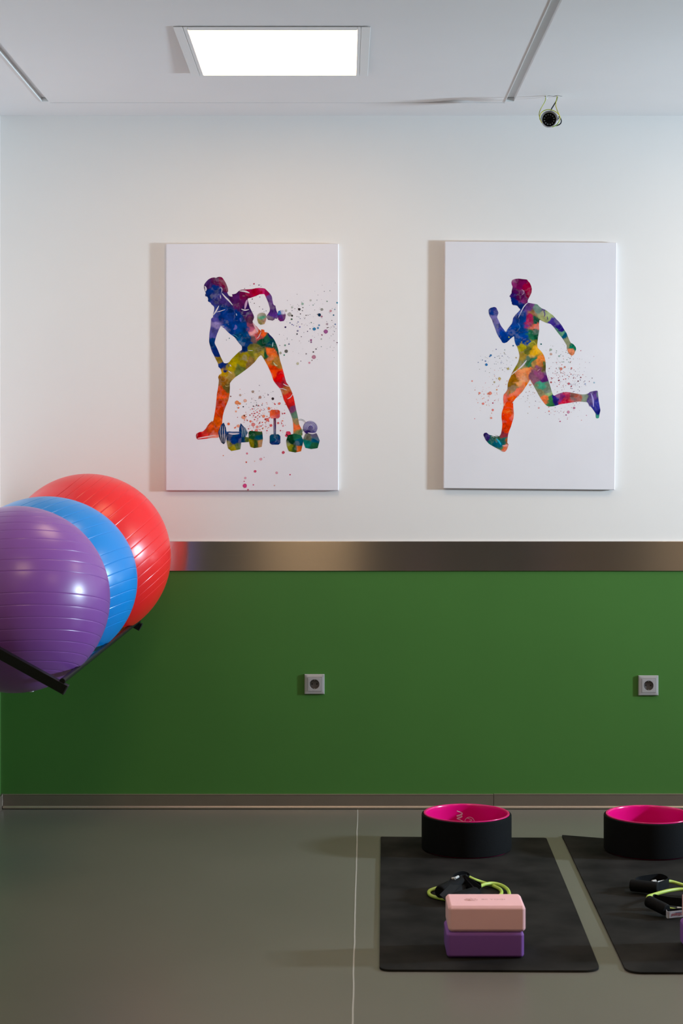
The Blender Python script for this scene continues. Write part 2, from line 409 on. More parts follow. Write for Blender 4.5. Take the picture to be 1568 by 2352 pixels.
class Ink:
    def __init__(s): s.v = []; s.f = []; s.c = []
    def add(s, V, Fc, col, z=0.0):
        b = len(s.v); s.v += [(p[0], p[1], z) for p in V]; s.f += [tuple(int(i)+b for i in f) for f in Fc]; s.c += [tuple(c) for c in col]
    def stroke(s, pts, wd, col, z=0.15, taper=True):
        P = spline([(p[0], p[1], 0) for p in pts], 6); N = len(P); V = []
        for i, p in enumerate(P):
            d = (P[min(i+1, N-1)]-P[max(i-1, 0)]).normalized(); n = Vector((-d.y, d.x, 0))
            k = wd/2*(math.sin(math.pi*(0.08+0.84*i/(N-1))) if taper else 1)
            V += [(p+n*k)[:2], (p-n*k)[:2]]
        s.add(V, [(2*i, 2*i+1, 2*i+3, 2*i+2) for i in range(N-1)], [pig(lin(col))]*len(V), z)
    def dot(s, u, v, r, col, z=0.1, rg=random):
        k = 10 if r > 1.5 else 6; a0 = rg.random()*6
        V = [(u, v)]+[(u+r*(1+rg.uniform(-.12, .12))*math.cos(a0+6.2832*i/k), v+r*(1+rg.uniform(-.12, .12))*math.sin(a0+6.2832*i/k)) for i in range(k)]
        c = pig(lin(col)); e = c*0.86
        s.add(V, [(0, 1+i, 1+(i+1) % k) for i in range(k)], [c]+[e]*k, z)
    def build(s, name, parent, y):
        me = bpy.data.meshes.new(name)
        V = [(at(p[0], p[1], y-0.0003-p[2]*0.001)) for p in s.v]
        me.from_pydata([tuple(v) for v in V], [], s.f)
        a = me.color_attributes.new('pigment', 'FLOAT_COLOR', 'POINT')
        a.data.foreach_set('color', np.concatenate([np.array(s.c), np.ones((len(s.c), 1))], 1).astype(np.float32).ravel())
        me.materials.append(M['ink']); o = bpy.data.objects.new(name, me); C.objects.link(o); o.parent = parent
        return local(o, parent)
def canvas(name, corners, off, label, m):
    yf = WY-off-0.017
    c = [at(u, v, yf) for u, v in corners]; ctr = sum(c, Vector())/4
    t = thing('canvas_print', label, 'picture', (ctr.x, WY-off, ctr.z), group=None)
    bm = bmesh.new(); fv = [bm.verts.new(p) for p in c]; bv = [bm.verts.new(p+Vector((0, 0.017, 0))) for p in c]
    bm.faces.new(fv); bm.faces.new(bv)
    for k in range(4): bm.faces.new((fv[k], fv[(k+1) % 4], bv[(k+1) % 4], bv[k]))
    bmesh.ops.bevel(bm, geom=list(bm.edges), offset=0.0035, segments=3, affect='EDGES', profile=0.5)
    local(obj('stretched_canvas', bm, m, t, 40), t)
    for z0 in (0,):
        pass
    return t, yf
HEAD = T(2, [(240,250),(245,210),(265,178),(300,140),(345,115),(385,108),(415,114),(440,102),(470,98),(500,108),(525,140),(550,180),(570,225),(585,270),(588,310),(575,322),(590,345),(625,372),(650,385),(645,350),(660,350),(700,340),(740,305),(775,285),(860,280),(930,275),(990,262),(1040,258),(1085,262),(1120,270),(1150,300),(1190,340),(1218,385),(1225,430),(1235,480),(1245,505),(1268,515),(1275,550),(1285,590),(1300,630),(1305,680),(1290,705),(1260,700),(1255,715),(1230,730),(1200,725),(1165,720),(1150,700),(1140,680),(1150,650),(1165,630),(1185,600),(1190,560),(1180,520),(1165,470),(1140,410),(1110,350),(1080,350),(1040,352),(990,375),(920,400),(870,415),(880,470),(900,540),(920,580),(950,640),(962,680),(950,720),(940,740),(955,780),(1000,815),(1030,850),(1062,880),(1065,855),(1110,865),(1112,895),(1150,900),(1190,935),(1230,975),(1260,1020),(1290,1090),(1310,1160),(1320,1220),(1335,1300),(1360,1380),(1385,1470),(1405,1550)])
LEGS = T(1, [(1060,1205),(1085,1240),(1105,1285),(1120,1330),(1130,1380),(1140,1430),(1152,1480),(1160,1520),(1165,1550),(1185,1590),(1190,1640),(1120,1640),(1118,1590),(1115,1540),(1108,1500),(1090,1450),(1065,1400),(1040,1350),(1025,1300),(1010,1260),(980,1225),(955,1190),(935,1130),(910,1075),(880,1020),(860,988),(848,985),(830,1000),(800,1040),(750,1085),(690,1130),(640,1165),(610,1195),(598,1215),(598,1250),(595,1300),(585,1350),(565,1400),(550,1440),(540,1480),(535,1530),(535,1560),(530,1600),(520,1640),(500,1658),(450,1660),(400,1668),(335,1672),(323,1658),(320,1640),(325,1625),(350,1612),(375,1608),(400,1585),(415,1560),(430,1540),(450,1525),(462,1520),(470,1480),(480,1420),(487,1360),(492,1300),(500,1260),(505,1220),(508,1190),(502,1165),(510,1145),(530,1130),(525,1105),(518,1090),(505,1080),(500,1050),(490,1030),(470,990),(450,950),(435,900),(428,870),(430,830),(432,800),(440,750),(443,710)])
FRONT = T(2, [(345,700),(368,682),(372,640),(385,590),(388,545),(380,522),(355,502),(345,492),(335,472),(310,460),(297,450),(300,420),(295,400),(285,385),(262,380),(255,365),(258,350),(268,335),(255,310),(248,280)])
HOLE = T(2, [(490,815),(480,812),(455,860),(430,920),(410,980),(395,1040),(400,1070),(430,1130),(455,1190),(480,1250),(510,1310),(530,1340),(560,1345),(600,1330),(640,1280),(700,1220),(750,1175),(785,1150),(785,1100),(740,1050),(680,970),(600,910),(560,870),(520,830)])
WCOL = T(1, [(480,375,100,32,85),(545,390,135,20,72),(420,395,75,38,105),(450,470,10,52,122),(470,505,58,58,128),(415,500,20,52,118),(540,520,75,55,125),(575,540,70,55,120),(640,510,85,32,98),(700,500,112,15,72),(690,555,95,30,90),(820,460,172,0,52),(765,475,160,20,75),(860,450,190,40,108),(900,470,160,20,88),(920,510,108,72,138),(940,560,105,60,132),(950,640,95,55,138),(930,680,130,110,130),(560,600,5,58,128),(650,680,0,62,138),(600,680,30,70,148),(540,650,5,60,135),(700,760,0,72,138),(620,740,0,65,140),(740,840,0,78,132),(740,620,60,30,95),(770,650,90,40,95),(790,690,100,60,85),(775,760,175,90,120),(795,790,215,150,150),(830,830,195,88,88),(860,790,225,100,45),(800,850,120,90,90),(480,690,90,80,152),(470,740,150,135,185),(500,640,70,80,150),(460,800,95,90,158),(440,870,10,62,122),(480,960,20,48,118),(515,1030,150,125,45),(535,1070,20,52,122),(850,870,25,82,58),(900,840,40,100,80),(930,880,8,78,92),(985,930,20,85,65),(960,920,20,88,72),(740,900,20,68,128),(730,940,0,52,118),(690,870,10,90,140),(650,1010,160,148,5),(720,1010,155,138,25),(760,1060,145,115,65),(820,930,125,118,58),(850,970,168,148,55),(770,960,120,120,40),(620,1080,172,152,8),(680,1100,120,130,65),(700,1050,165,150,20),(560,1140,198,158,8),(600,1150,188,158,85),(540,1200,162,108,28),(590,1260,118,98,48),(540,1300,222,85,18),(570,1340,185,88,28),(530,1390,202,62,8),(510,1460,212,70,12),(500,1540,225,98,8),(460,1600,218,88,28),(350,1630,192,8,28),(420,1620,222,68,58),(470,1650,225,140,120),(940,955,230,110,48),(880,975,28,88,52),(935,1020,222,125,48),(980,1060,178,128,58),(960,1110,240,75,15),(990,1170,212,10,18),(1020,1230,188,48,68),(1060,1270,198,118,68),(1070,1330,212,48,38),(1090,1390,202,38,38),(1110,1430,142,78,118),(1130,1480,98,128,108),(1140,1530,158,132,88),(1135,1580,225,110,60),(1150,1620,110,130,80)])
t1, y1 = canvas('canvas_print', ((381, 559.5), (777.5, 559.5), (777.5, 1127), (380.5, 1127)), 0.0005, 'white canvas of a watercolour athlete bending over with a dumbbell', M['canvas'])
ink = Ink(); ink.add(*painted([HEAD+LEGS+FRONT, HOLE], WCOL, 5))
wh = (214, 205, 210)
for k, pts, wd, c in ((2, [(498,335),(545,390),(600,445),(652,508)], 22, wh), (2, [(455,515),(415,590),(372,655)], 20, wh), (2, [(415,610),(480,592),(548,568)], 9, wh), (2, [(755,302),(830,308),(895,332)], 24, wh), (2, [(775,562),(830,580),(890,568)], 16, wh), (2, [(862,430),(845,490),(828,565)], 34, (190,150,185)), (2, [(252,232),(268,270),(262,310)], 24, wh), (2, [(465,262),(492,258),(500,285),(492,330)], 9, wh), (2, [(475,360),(482,415)], 14, (190,180,205)), (2, [(470,808),(535,810)], 8, wh), (2, [(612,1362),(632,1392)], 12, wh), (2, [(588,1452),(640,1492)], 9, wh), (2, [(875,1158),(945,1162)], 6, wh), (2, [(945,760),(985,830),(1020,900)], 26, (212,170,175)), (2, [(1060,890),(1030,960),(1000,990)], 9, wh), (2, [(1235,1040),(1225,1110)], 14, (160,190,190)), (2, [(640,385),(605,365),(578,330)], 14, wh), (2, [(1240,1330),(1270,1370),(1300,1380)], 22, (185,180,140)), (2, [(560,1000),(565,1020)], 5, (60,80,110)), (3, [(985,185),(1010,200),(1052,215)], 9, wh), (3, [(942,232),(985,238),(1025,252)], 7, wh), (3, [(1028,342),(1060,325),(1088,285)], 8, wh), (3, [(395,200),(400,212),(435,205)], 4, (215,190,120)), (3, [(105,748),(160,738),(290,715)], 12, (235,190,190)), (3, [(200,620),(235,600),(250,565)], 3, (190,60,20)), (2, [(690,790),(700,830),(665,860)], 40, (95,95,170)), (2, [(705,625),(712,660)], 14, (150,170,205)), (2, [(760,690),(772,745)], 26, (70,80,165)), (2, [(640,930),(690,945),(740,985)], 6, (70,150,185)), (2, [(1160,905),(1190,960),(1230,985)], 26, (35,35,95))):
    ink.stroke(T(k, pts), wd/{1: 3.5636, 2: 6.272, 3: 4.48}[k], c)
ink.build('printed_figure', t1, y1)
ink = Ink()
zz = [0.0]
def sheet(name):
    global ink
    ink.build(name, t1, y1); ink = Ink()
def shape(loop, ctrl, seed, k=3, z=0.05):
    V, Fc, col = painted([T(k, loop)], T(k, ctrl), seed, 1.2, 0.5, 5.0, 4.0, 0.08 if len(loop) < 18 else 1.0); zz[0] += 0.012; ink.add(V, Fc, col, z+zz[0])
# barbell behind, its plates striped
shape([(375,585),(398,640),(405,700),(390,790),(375,808),(350,790),(325,730),(318,680),(345,610)], [(360,640,40,70,110),(380,700,20,60,110),(350,760,60,70,90)], 11)
for dx in (0, 22, 44): ink.stroke(T(3, [(348+dx*0.8,612+dx*0.2),(338+dx,690),(355+dx*0.6,785)]), 1.1, wh, 0.25)
shape([(535,640),(550,592),(575,620),(605,650),(620,690),(600,735),(550,740),(532,690)], [(550,640,10,60,110),(590,690,20,80,110)], 12)
for dx in (20, 40, 58): ink.stroke(T(3, [(540+dx,610+dx*0.5),(545+dx,670),(540+dx,730)]), 1.0, (205,205,215), 0.25)
shape([(395,678),(545,678),(545,702),(395,702)], [(420,690,30,80,140),(520,690,10,60,120)], 13)
sheet('printed_barbell')
# dumbbells on the ground
shape([(400,700),(430,675),(545,685),(560,705),(555,790),(545,860),(455,878),(420,850),(405,780)], [(440,720,0,55,110),(530,760,5,50,115),(480,780,0,60,125),(430,820,140,130,10),(480,850,175,160,30),(520,830,100,120,60),(470,700,20,80,130)], 14, 3, 0.10)
ink.stroke(T(3, [(425,695),(470,702),(535,698)]), 3.4, wh, 0.3)
shape([(552,735),(632,735),(632,785),(552,790)], [(570,760,10,70,110),(615,760,90,110,50)], 15, 3, 0.07)
shape([(630,690),(645,670),(770,680),(778,750),(765,835),(690,848),(650,835),(632,770)], [(670,710,30,85,50),(740,730,0,85,105),(660,800,140,130,20),(710,800,60,90,40),(745,800,190,140,80),(730,700,60,90,50)], 16, 3, 0.10)
sheet('printed_dumbbell')
shape([(850,470),(865,453),(935,453),(953,468),(953,525),(935,543),(865,543),(850,525)], [(870,480,235,105,60),(930,480,235,90,60),(900,530,230,110,95),(935,525,220,100,110)], 17)
shape([(888,540),(912,540),(912,708),(888,708)], [(900,560,120,50,80),(900,640,70,40,90),(900,690,40,80,120)], 18)
ink.stroke(T(3, [(897,560),(896,640),(898,695)]), 0.9, (170,165,190), 0.25)
shape([(848,725),(865,705),(937,705),(957,725),(957,795),(940,812),(868,812),(848,795)], [(880,740,10,80,110),(920,780,20,60,110),(900,800,10,50,110)], 19)
ink.stroke(T(3, [(885,735),(915,755),(905,790)]), 0.7, (110,150,180), 0.25)
sheet('printed_dumbbell')
# coiled plate and rings
shape([(1265+74*math.cos(a), 640+72*math.sin(a)) for a in [i*2*math.pi/20 for i in range(20)]], [(1250,640,60,40,120),(1290,620,90,80,150),(1230,680,70,50,120)], 20)
for r in (66, 54, 42, 30): ink.stroke(T(3, [(1268+r*math.cos(a), 640+r*math.sin(a)) for a in [2.6+i*0.4 for i in range(12)]]), 1.2, (205,200,220), 0.25)
for r in (60, 50): ink.stroke(T(3, [(1165+r*math.cos(a), 610+r*math.sin(a)) for a in [3.6+i*0.33 for i in range(9)]]), 0.8, (120,125,125), 0.12)
for q in range(6): ink.stroke(T(3, [(1120+q*12,720-q*14),(1150+q*10,700-q*6),(1170+q*4,660-q*2)]), 0.8, (110,140,110), 0.12)
sheet('printed_coil')
shape([(1018,770),(1035,715),(1100,700),(1170,715),(1195,770),(1170,880),(1110,893),(1045,880),(1025,830)], [(1060,740,20,75,40),(1130,730,40,110,80),(1150,790,10,90,110),(1060,830,140,140,30),(1100,850,60,90,40),(1150,850,215,110,40),(1080,790,10,60,40)], 21, 3, 0.10)
shape([(1190,760),(1215,700),(1330,695),(1362,770),(1340,848),(1275,857),(1215,845),(1195,790)], [(1250,740,110,110,90),(1320,760,0,90,120),(1240,800,20,120,110),(1300,830,40,100,70),(1320,720,70,60,110)], 22, 3, 0.12)
ink.stroke(T(3, [(1240,690),(1285,698),(1325,690)]), 3.0, wh, 0.3)
sheet('printed_dumbbell')
# dumbbell in the hand
shape([(1008,690),(1012,650),(1035,625),(1080,615),(1115,622),(1135,650),(1140,690),(1130,740),(1110,780),(1055,790),(1025,765),(1010,725)], [(1070,640,175,165,150),(1080,690,100,170,140),(1070,740,180,150,110),(1040,760,150,140,90),(1110,720,190,150,140)], 23, 2)
shape([(1298,640),(1310,595),(1340,580),(1380,578),(1405,600),(1418,650),(1410,700),(1390,735),(1340,742),(1310,715)], [(1320,620,0,110,180),(1370,600,205,200,215),(1350,680,90,50,130),(1390,660,120,80,120),(1340,720,110,40,110)], 24, 2)
ink.stroke(T(2, [(1130,668),(1150,672),(1168,680)]), 2.2, (150,130,150), 0.1)
sheet('printed_dumbbell')
ink = Ink(); rg = random.Random(8)
for (u, v, r, *c) in T(7, [(570,605,32,150,180,165),(765,520,25,190,190,185),(490,735,32,60,50,55),(260,860,50,175,170,165),(320,890,25,60,55,50),(310,975,22,80,110,90),(1035,740,35,150,150,145),(1245,775,28,205,150,160),(975,870,38,20,50,80),(1030,910,25,180,130,150),(1315,875,18,50,110,140),(850,1210,40,60,130,175),(940,1185,25,90,140,180),(970,1120,22,110,150,185),(1160,1090,28,180,160,170),(1130,1270,50,160,90,145),(1035,1350,18,150,90,115),(775,1475,24,160,90,135),(778,1525,22,140,100,140),(455,1255,22,140,135,160),(505,1160,18,110,100,180),(160,1165,22,70,55,100),(150,1600,24,130,165,150),(245,1570,18,100,110,140),(180,1745,42,100,100,95),(130,1835,18,60,140,110),(840,1880,50,190,130,150),(735,2020,26,215,145,165),(455,2040,32,195,190,160),(830,1760,18,80,70,75),(1400,580,20,40,140,170),(1355,1095,20,120,140,180),(320,690,25,185,190,185),(175,770,30,190,185,180),(40,1785,30,170,170,150),(465,1040,16,150,150,185),(570,770,12,50,40,45),(520,845,14,50,30,40),(655,880,14,40,30,40),(580,695,14,90,80,80),(440,1330,18,70,70,75),(540,1395,12,90,80,85),(690,1265,14,80,70,110),(750,1205,14,90,70,110),(780,1055,14,30,110,110),(825,635,12,60,130,110),(1160,545,16,110,150,130),(1345,740,16,130,160,180),(895,1690,18,110,100,110),(660,1805,18,150,140,145),(320,1100,14,60,60,140),(355,1120,12,80,90,170),(270,1060,16,140,150,190),(1165,1178,14,90,30,50),(797,1963,13,90,60,70),(1400,1535,15,110,80,100),(1020,1450,18,170,175,175)]): ink.dot(u, v, r/10.453, c, 0.1, rg)
pal = [(70,60,70),(110,100,110),(90,110,130),(130,110,130),(60,110,120),(150,130,140),(90,80,120)]
for k in range(115):
    u = 640+rg.uniform(0, 1)**0.8*134; v = 640+rg.gauss(0.45, 0.2)*220
    if 645 < v < 850: ink.dot(u, v, rg.choice((0.5, 0.6, 0.8, 1.0)), rg.choice(pal), 0.1, rg)
for (u, v) in T(2, [(905,222),(1045,215),(1062,235),(825,268),(990,375),(1045,390),(935,420),(910,465),(965,480),(1040,530),(1085,565),(1135,590),(945,600),(1105,603),(1030,218),(605,985)]): ink.dot(u, v, rg.choice((0.8, 1.1, 1.4)), rg.choice(pal), 0.1, rg)
ink.dot(*T(2, [(960,200)])[0], 1.8, (190,60,100), 0.1, rg)
for (u, v, r, *c) in T(3, [(675,267,14,170,145,130),(748,325,15,185,140,130),(545,303,12,195,165,150),(595,360,18,235,175,155),(512,380,22,235,140,90),(540,390,13,235,140,80),(527,433,9,235,120,80),(425,600,14,235,110,70),(580,530,22,240,160,130),(588,512,10,240,150,110),(678,605,20,225,130,125),(720,630,14,235,150,140),(945,390,14,235,120,110),(880,340,14,60,45,50),(840,440,15,235,130,100),(785,520,16,235,140,110),(1040,698,26,220,60,90),(1020,718,14,215,70,100),(710,668,18,235,130,130),(987,893,15,205,80,100),(757,962,15,230,165,175),(615,903,10,230,120,140),(607,993,8,215,85,70),(698,1087,14,215,80,115),(920,1102,14,225,160,175),(1057,1121,7,205,40,90),(596,1155,12,230,165,180),(592,1235,22,215,70,130),(897,1233,7,225,175,165),(625,1276,8,190,70,100),(680,1225,7,215,90,130),(370,925,6,225,120,80),(585,1190,6,190,50,100),(790,943,5,200,120,140),(693,983,6,230,180,170),(446,316,8,150,110,110),(860,615,14,225,90,90),(825,555,16,235,110,100),(935,590,12,225,110,110),(985,620,9,225,140,150),(1000,490,9,215,70,90),(525,620,16,240,160,130),(490,640,8,235,110,80),(650,572,12,235,120,100),(500,470,10,240,170,140)]): ink.dot(u, v, r/4.48, c, 0.1, rg)
pal2 = [(225,90,80),(235,120,90),(220,70,80),(230,140,120),(215,100,110),(190,80,90),(235,150,120)]
for k in range(230):
    x = rg.gauss(800, 120); y = rg.gauss(560, 95)
    if 470 < x < 1020 and y < 705 and not (845 < x < 958 and 450 < y < 815):
        c = rg.choice(pal2) if y > 440 or rg.random() < 0.4 else rg.choice(pal); u, v = T(3, [(x, y)])[0]
        ink.dot(u, v, rg.choice((0.6, 0.8, 1.1, 1.6)), c, 0.02, rg)
for k in range(45):
    x = rg.gauss(760, 110); y = rg.uniform(240, 480); u, v = T(3, [(x, y)])[0]; ink.dot(u, v, rg.choice((0.5, 0.7, 0.9)), rg.choice(pal+pal2[:3]), 0.02, rg)
ink.build('paint_splatter', t1, y1)['kind'] = 'stuff'
# second canvas: the runner
RUN = T(5, [(527,130),(535,108),(560,97),(600,92),(650,97),(690,102),(705,122),(722,140),(735,170),(742,200),(740,235),(728,265),(710,300),(700,320),(700,345),(720,350),(760,358),(800,365),(820,385),(850,408),(890,425),(930,455),(965,480),(1000,520),(1030,550),(1060,590),(1090,640),(1110,670),(1125,710),(1140,745),(1155,772),(1180,785),(1205,815),(1212,840),(1200,865),(1188,895),(1165,908),(1140,890),(1125,865),(1113,830),(1113,800),(1090,760),(1060,715),(1030,680),(1000,640),(970,600),(940,572),(900,562),(860,545),(825,530),(818,580),(820,640),(812,690),(805,740),(800,790),(805,825),(830,850),(855,880),(875,920),(885,960)]) + T(6, [(888,60),(890,100),(890,150),(905,210),(925,270),(940,320),(955,370),(970,405),(985,408),(1010,395),(1050,380),(1100,370),(1150,375),(1200,385),(1260,395),(1310,395),(1340,385),(1360,368),(1400,360),(1437,358),(1445,410),(1450,460),(1460,520),(1468,565),(1460,600),(1455,630),(1450,648),(1428,650),(1420,640),(1418,600),(1400,570),(1375,535),(1350,510),(1330,480),(1290,475),(1240,472),(1180,480),(1100,492),(1040,502),(980,520),(930,525),(900,515),(875,490),(845,450),(820,410),(790,355),(760,300),(740,270),(724,240),(710,265),(680,310),(640,370),(600,410),(570,440),(548,470),(545,500),(548,550),(552,600),(548,650),(535,690),(520,740),(500,790),(490,830),(485,870),(483,910),(495,925),(490,950),(475,985),(455,1005),(430,1003),(395,980),(340,950),(290,920),(255,880),(240,850),(230,825),(240,805),(265,802),(285,820),(320,832),(350,840),(395,840),(415,815),(425,770),(430,720),(428,680),(422,640),(425,590),(440,540),(445,500),(440,450),(445,400),(470,370),(485,340),(487,290),(500,245),(520,205),(530,175),(560,120),(590,70),(605,30)]) + T(5, [(612,910),(605,870),(590,820),(570,785),(560,750),(555,705),(540,710),(510,735),(480,765),(450,775),(430,768),(415,740),(390,705),(370,665),(355,620),(335,570),(320,525),(300,495),(288,460),(285,425),(300,405),(320,398),(345,392),(365,400),(375,420),(388,455),(375,500),(395,545),(415,590),(445,630),(468,655),(490,620),(530,570),(540,540),(545,510),(570,475),(600,445),(620,420),(605,402),(588,380),(570,375),(545,373),(532,360),(530,338),(522,330),(525,318),(520,305),(518,290),(505,280),(515,265),(528,245),(530,220),(540,180),(530,155)])
RCOL = T(4, [(770,370,128,15,88),(830,390,162,0,68),(820,440,150,5,65),(720,350,138,48,108),(730,420,95,20,95),(730,460,58,25,108),(740,500,8,42,118),(780,450,100,20,88),(800,490,128,48,108),(770,530,15,45,110),(760,620,8,68,138),(780,720,0,72,142),(740,600,58,75,148),(850,540,118,75,128),(820,540,110,70,140),(890,560,105,140,118),(860,590,162,118,78),(960,600,160,172,118),(920,610,165,165,110),(950,570,82,55,118),(1050,660,72,48,138),(1020,640,80,60,145),(1070,690,48,28,128),(1060,730,108,160,128),(1090,760,0,92,118),(1120,800,138,140,108),(1160,840,8,118,88),(1135,870,220,138,98),(880,670,215,108,88),(890,690,225,115,90),(870,650,38,100,78),(830,640,168,38,88),(880,740,18,88,58),(850,750,40,110,80),(800,800,0,68,148),(760,790,20,80,150),(860,800,138,128,48),(840,830,150,140,40),(780,840,172,158,28),(820,850,108,110,48),(870,870,220,168,28),(900,870,225,170,60),(790,900,168,138,58),(830,960,68,118,78),(850,930,60,115,70),(880,960,178,138,78),(930,930,235,138,58),(915,960,230,140,70),(940,970,108,108,48),(780,980,148,138,78),(740,1000,148,138,28),(720,1090,162,108,18),(790,1070,225,148,98),(760,1030,235,145,95),(820,1040,245,142,82),(700,1150,148,108,28),(780,1150,228,118,18),(740,1120,220,150,80),(680,1220,245,88,8),(720,1190,250,98,8),(680,1280,250,78,8),(670,1380,240,65,8),(690,1330,248,100,30),(660,1460,222,65,12),(640,1500,145,55,65),(660,1550,165,95,45),(505,1495,58,38,108),(560,1545,18,118,108),(600,1560,0,108,128),(580,1530,40,100,70),(650,1590,222,108,58),(660,1570,220,150,130),(620,1590,88,128,88),(640,1540,40,110,100),(900,1040,148,78,118),(870,1060,140,90,110),(940,1080,100,42,112),(930,1130,78,158,128),(920,1170,158,148,108),(980,1200,148,170,118),(970,1160,120,130,110),(940,1230,235,128,78),(990,1250,58,128,78),(1030,1240,48,38,128),(1060,1220,138,48,118),(1100,1210,198,58,98),(1100,1250,198,28,68),(1160,1220,148,98,88),(1140,1235,200,80,80),(1200,1230,188,98,78),(1240,1220,138,148,128),(1290,1230,98,78,138),(1330,1200,108,78,148),(1340,1290,58,58,148),(1350,1320,28,38,128),(1350,1360,68,148,128),(560,580,22,58,128),(590,570,60,60,130),(580,640,108,92,162),(600,690,82,82,158),(640,760,0,62,138),(690,730,8,72,148)])
t2, y2 = canvas('canvas_print', ((1021, 554), (1416.5, 557), (1412, 1125.5), (1017.5, 1122)), 0.004, 'white canvas of a watercolour runner in mid stride', M['canvasb'])
ink = Ink(); ink.add(*painted([RUN], RCOL, 33))
for k, pts, wd, c in ((5, [(702,346),(672,372),(645,412),(600,505)], 11, (200,195,210)), (5, [(635,207),(655,222),(658,245),(638,264)], 6, (200,150,185)), (6, [(688,34),(645,88),(590,138)], 15, wh), (6, [(598,132),(560,160),(525,192)], 10, (215,205,190)), (6, [(830,125),(800,150)], 5, (210,170,170)), (6, [(462,480),(440,530)], 5, (240,190,150)), (6, [(545,470),(540,490)], 6, wh), (6, [(470,590),(500,575),(530,570)], 4, (250,150,70)), (6, [(440,715),(465,705),(470,730),(455,760)], 8, (185,40,5)), (6, [(500,750),(480,785),(465,790)], 7, (190,50,5)), (6, [(365,865),(395,895),(415,930)], 18, (40,165,190)), (6, [(350,825),(385,838),(405,850)], 4, (70,80,75)), (6, [(310,845),(330,840),(345,855)], 4, wh), (6, [(430,940),(465,938),(490,930)], 16, (235,160,150)), (6, [(385,970),(430,998),(455,1000)], 4, (200,190,180)), (6, [(1370,385),(1390,450),(1395,530)], 18, (165,150,205)), (6, [(1345,485),(1352,520),(1370,520)], 3.5, (110,100,180)), (6, [(1432,370),(1436,430)], 8, (120,160,120)), (5, [(495,705),(505,720)], 14, (160,160,60)), (5, [(770,530),(790,560),(760,560)], 22, (40,90,75)), (5, [(870,430),(880,470),(870,500)], 10, (90,60,130)), (5, [(905,490),(910,530)], 8, (80,60,120)), (5, [(590,560),(615,600),(600,640)], 8, (50,110,180)), (5, [(620,440),(600,480)], 20, (85,100,170)), (5, [(700,790),(760,760),(790,800)], 14, (165,160,60)), (6, [(700,110),(740,40),(800,10)], 22, (50,120,85)), (6, [(865,50),(875,90)], 20, (95,105,55))):
    ink.stroke(T(k, pts), wd/4.6118, c)
ink.build('printed_figure', t2, y2)
ink = Ink()
for (u, v, r, *c) in T(4, [(512,972,10,50,120,180),(545,902,8,60,120,170),(537,911,5,60,110,170),(713,830,6,80,120,150),(922,818,6,40,110,110),(675,1003,9,190,170,110),(610,1077,11,200,170,110),(572,1103,7,190,170,130),(540,1187,13,235,140,120),(525,1190,8,240,150,130),(460,1185,8,240,140,120),(487,1265,9,235,130,120),(560,1312,9,235,130,120),(548,1372,8,240,150,130),(405,1095,6,235,150,140),(590,1160,6,230,160,120),(995,860,9,170,185,165),(997,893,9,205,165,150),(1072,1003,11,215,130,110),(1100,990,7,210,130,110),(997,1105,7,180,80,80),(1056,1090,6,150,40,60),(1127,1328,11,210,140,165),(1170,1297,9,200,120,150),(1065,1398,5,200,80,120),(1320,1107,6,150,185,205),(1253,1117,6,165,175,205),(1220,1068,5,140,50,70),(1200,1096,5,110,30,50),(1058,908,7,150,180,170),(905,1297,7,225,165,165),(840,1125,8,220,160,140),(982,1322,6,235,140,130),(1148,1135,5,170,40,70),(585,857,4,90,90,140),(650,862,4,110,140,140),(1150,998,6,200,110,110),(1110,1350,5,170,80,130),(560,1260,5,190,40,90),(505,945,6,130,150,190),(735,920,6,190,170,130),(1130,1115,9,200,110,120),(980,1290,4,220,120,110)]): ink.dot(u, v, r/3.2667, c, 0.1, rg)
def scatter(n, cx, cy, sx, sy, pals, rs=(0.5, 0.6, 0.8, 1.1)):
    k = 0
    while k < n:
        x = rg.gauss(cx, sx); y = rg.gauss(cy, sy)
        if not (370 < x < 1330 and 770 < y < 1420): continue
        u, v = T(4, [(x, y)])[0]
        ink.dot(u, v, rg.choice(rs), rg.choice(pals), 0.0-0.05, rg); k += 1
scatter(60, 610, 960, 80, 60, [(90,110,130),(120,120,100),(150,140,90),(80,100,150),(120,110,110)])
scatter(70, 550, 1190, 65, 90, [(235,150,120),(225,120,110),(200,130,110),(235,160,140),(210,90,110)])
scatter(60, 1060, 930, 90, 60, [(120,150,130),(150,150,140),(100,120,120),(170,150,140)])
scatter(110, 1080, 1060, 85, 70, [(200,90,90),(190,60,80),(220,120,110),(150,60,80),(215,130,130)])
scatter(50, 1200, 1110, 70, 60, [(150,150,180),(120,80,100),(140,120,150),(130,130,160)])
scatter(50, 1090, 1310, 90, 45, [(190,110,140),(200,130,160),(150,120,140),(215,150,150)])
scatter(45, 850, 1190, 60, 60, [(170,150,150),(200,150,130),(150,130,140),(190,170,150)])
ink.build('paint_splatter', t2, y2)['kind'] = 'stuff'

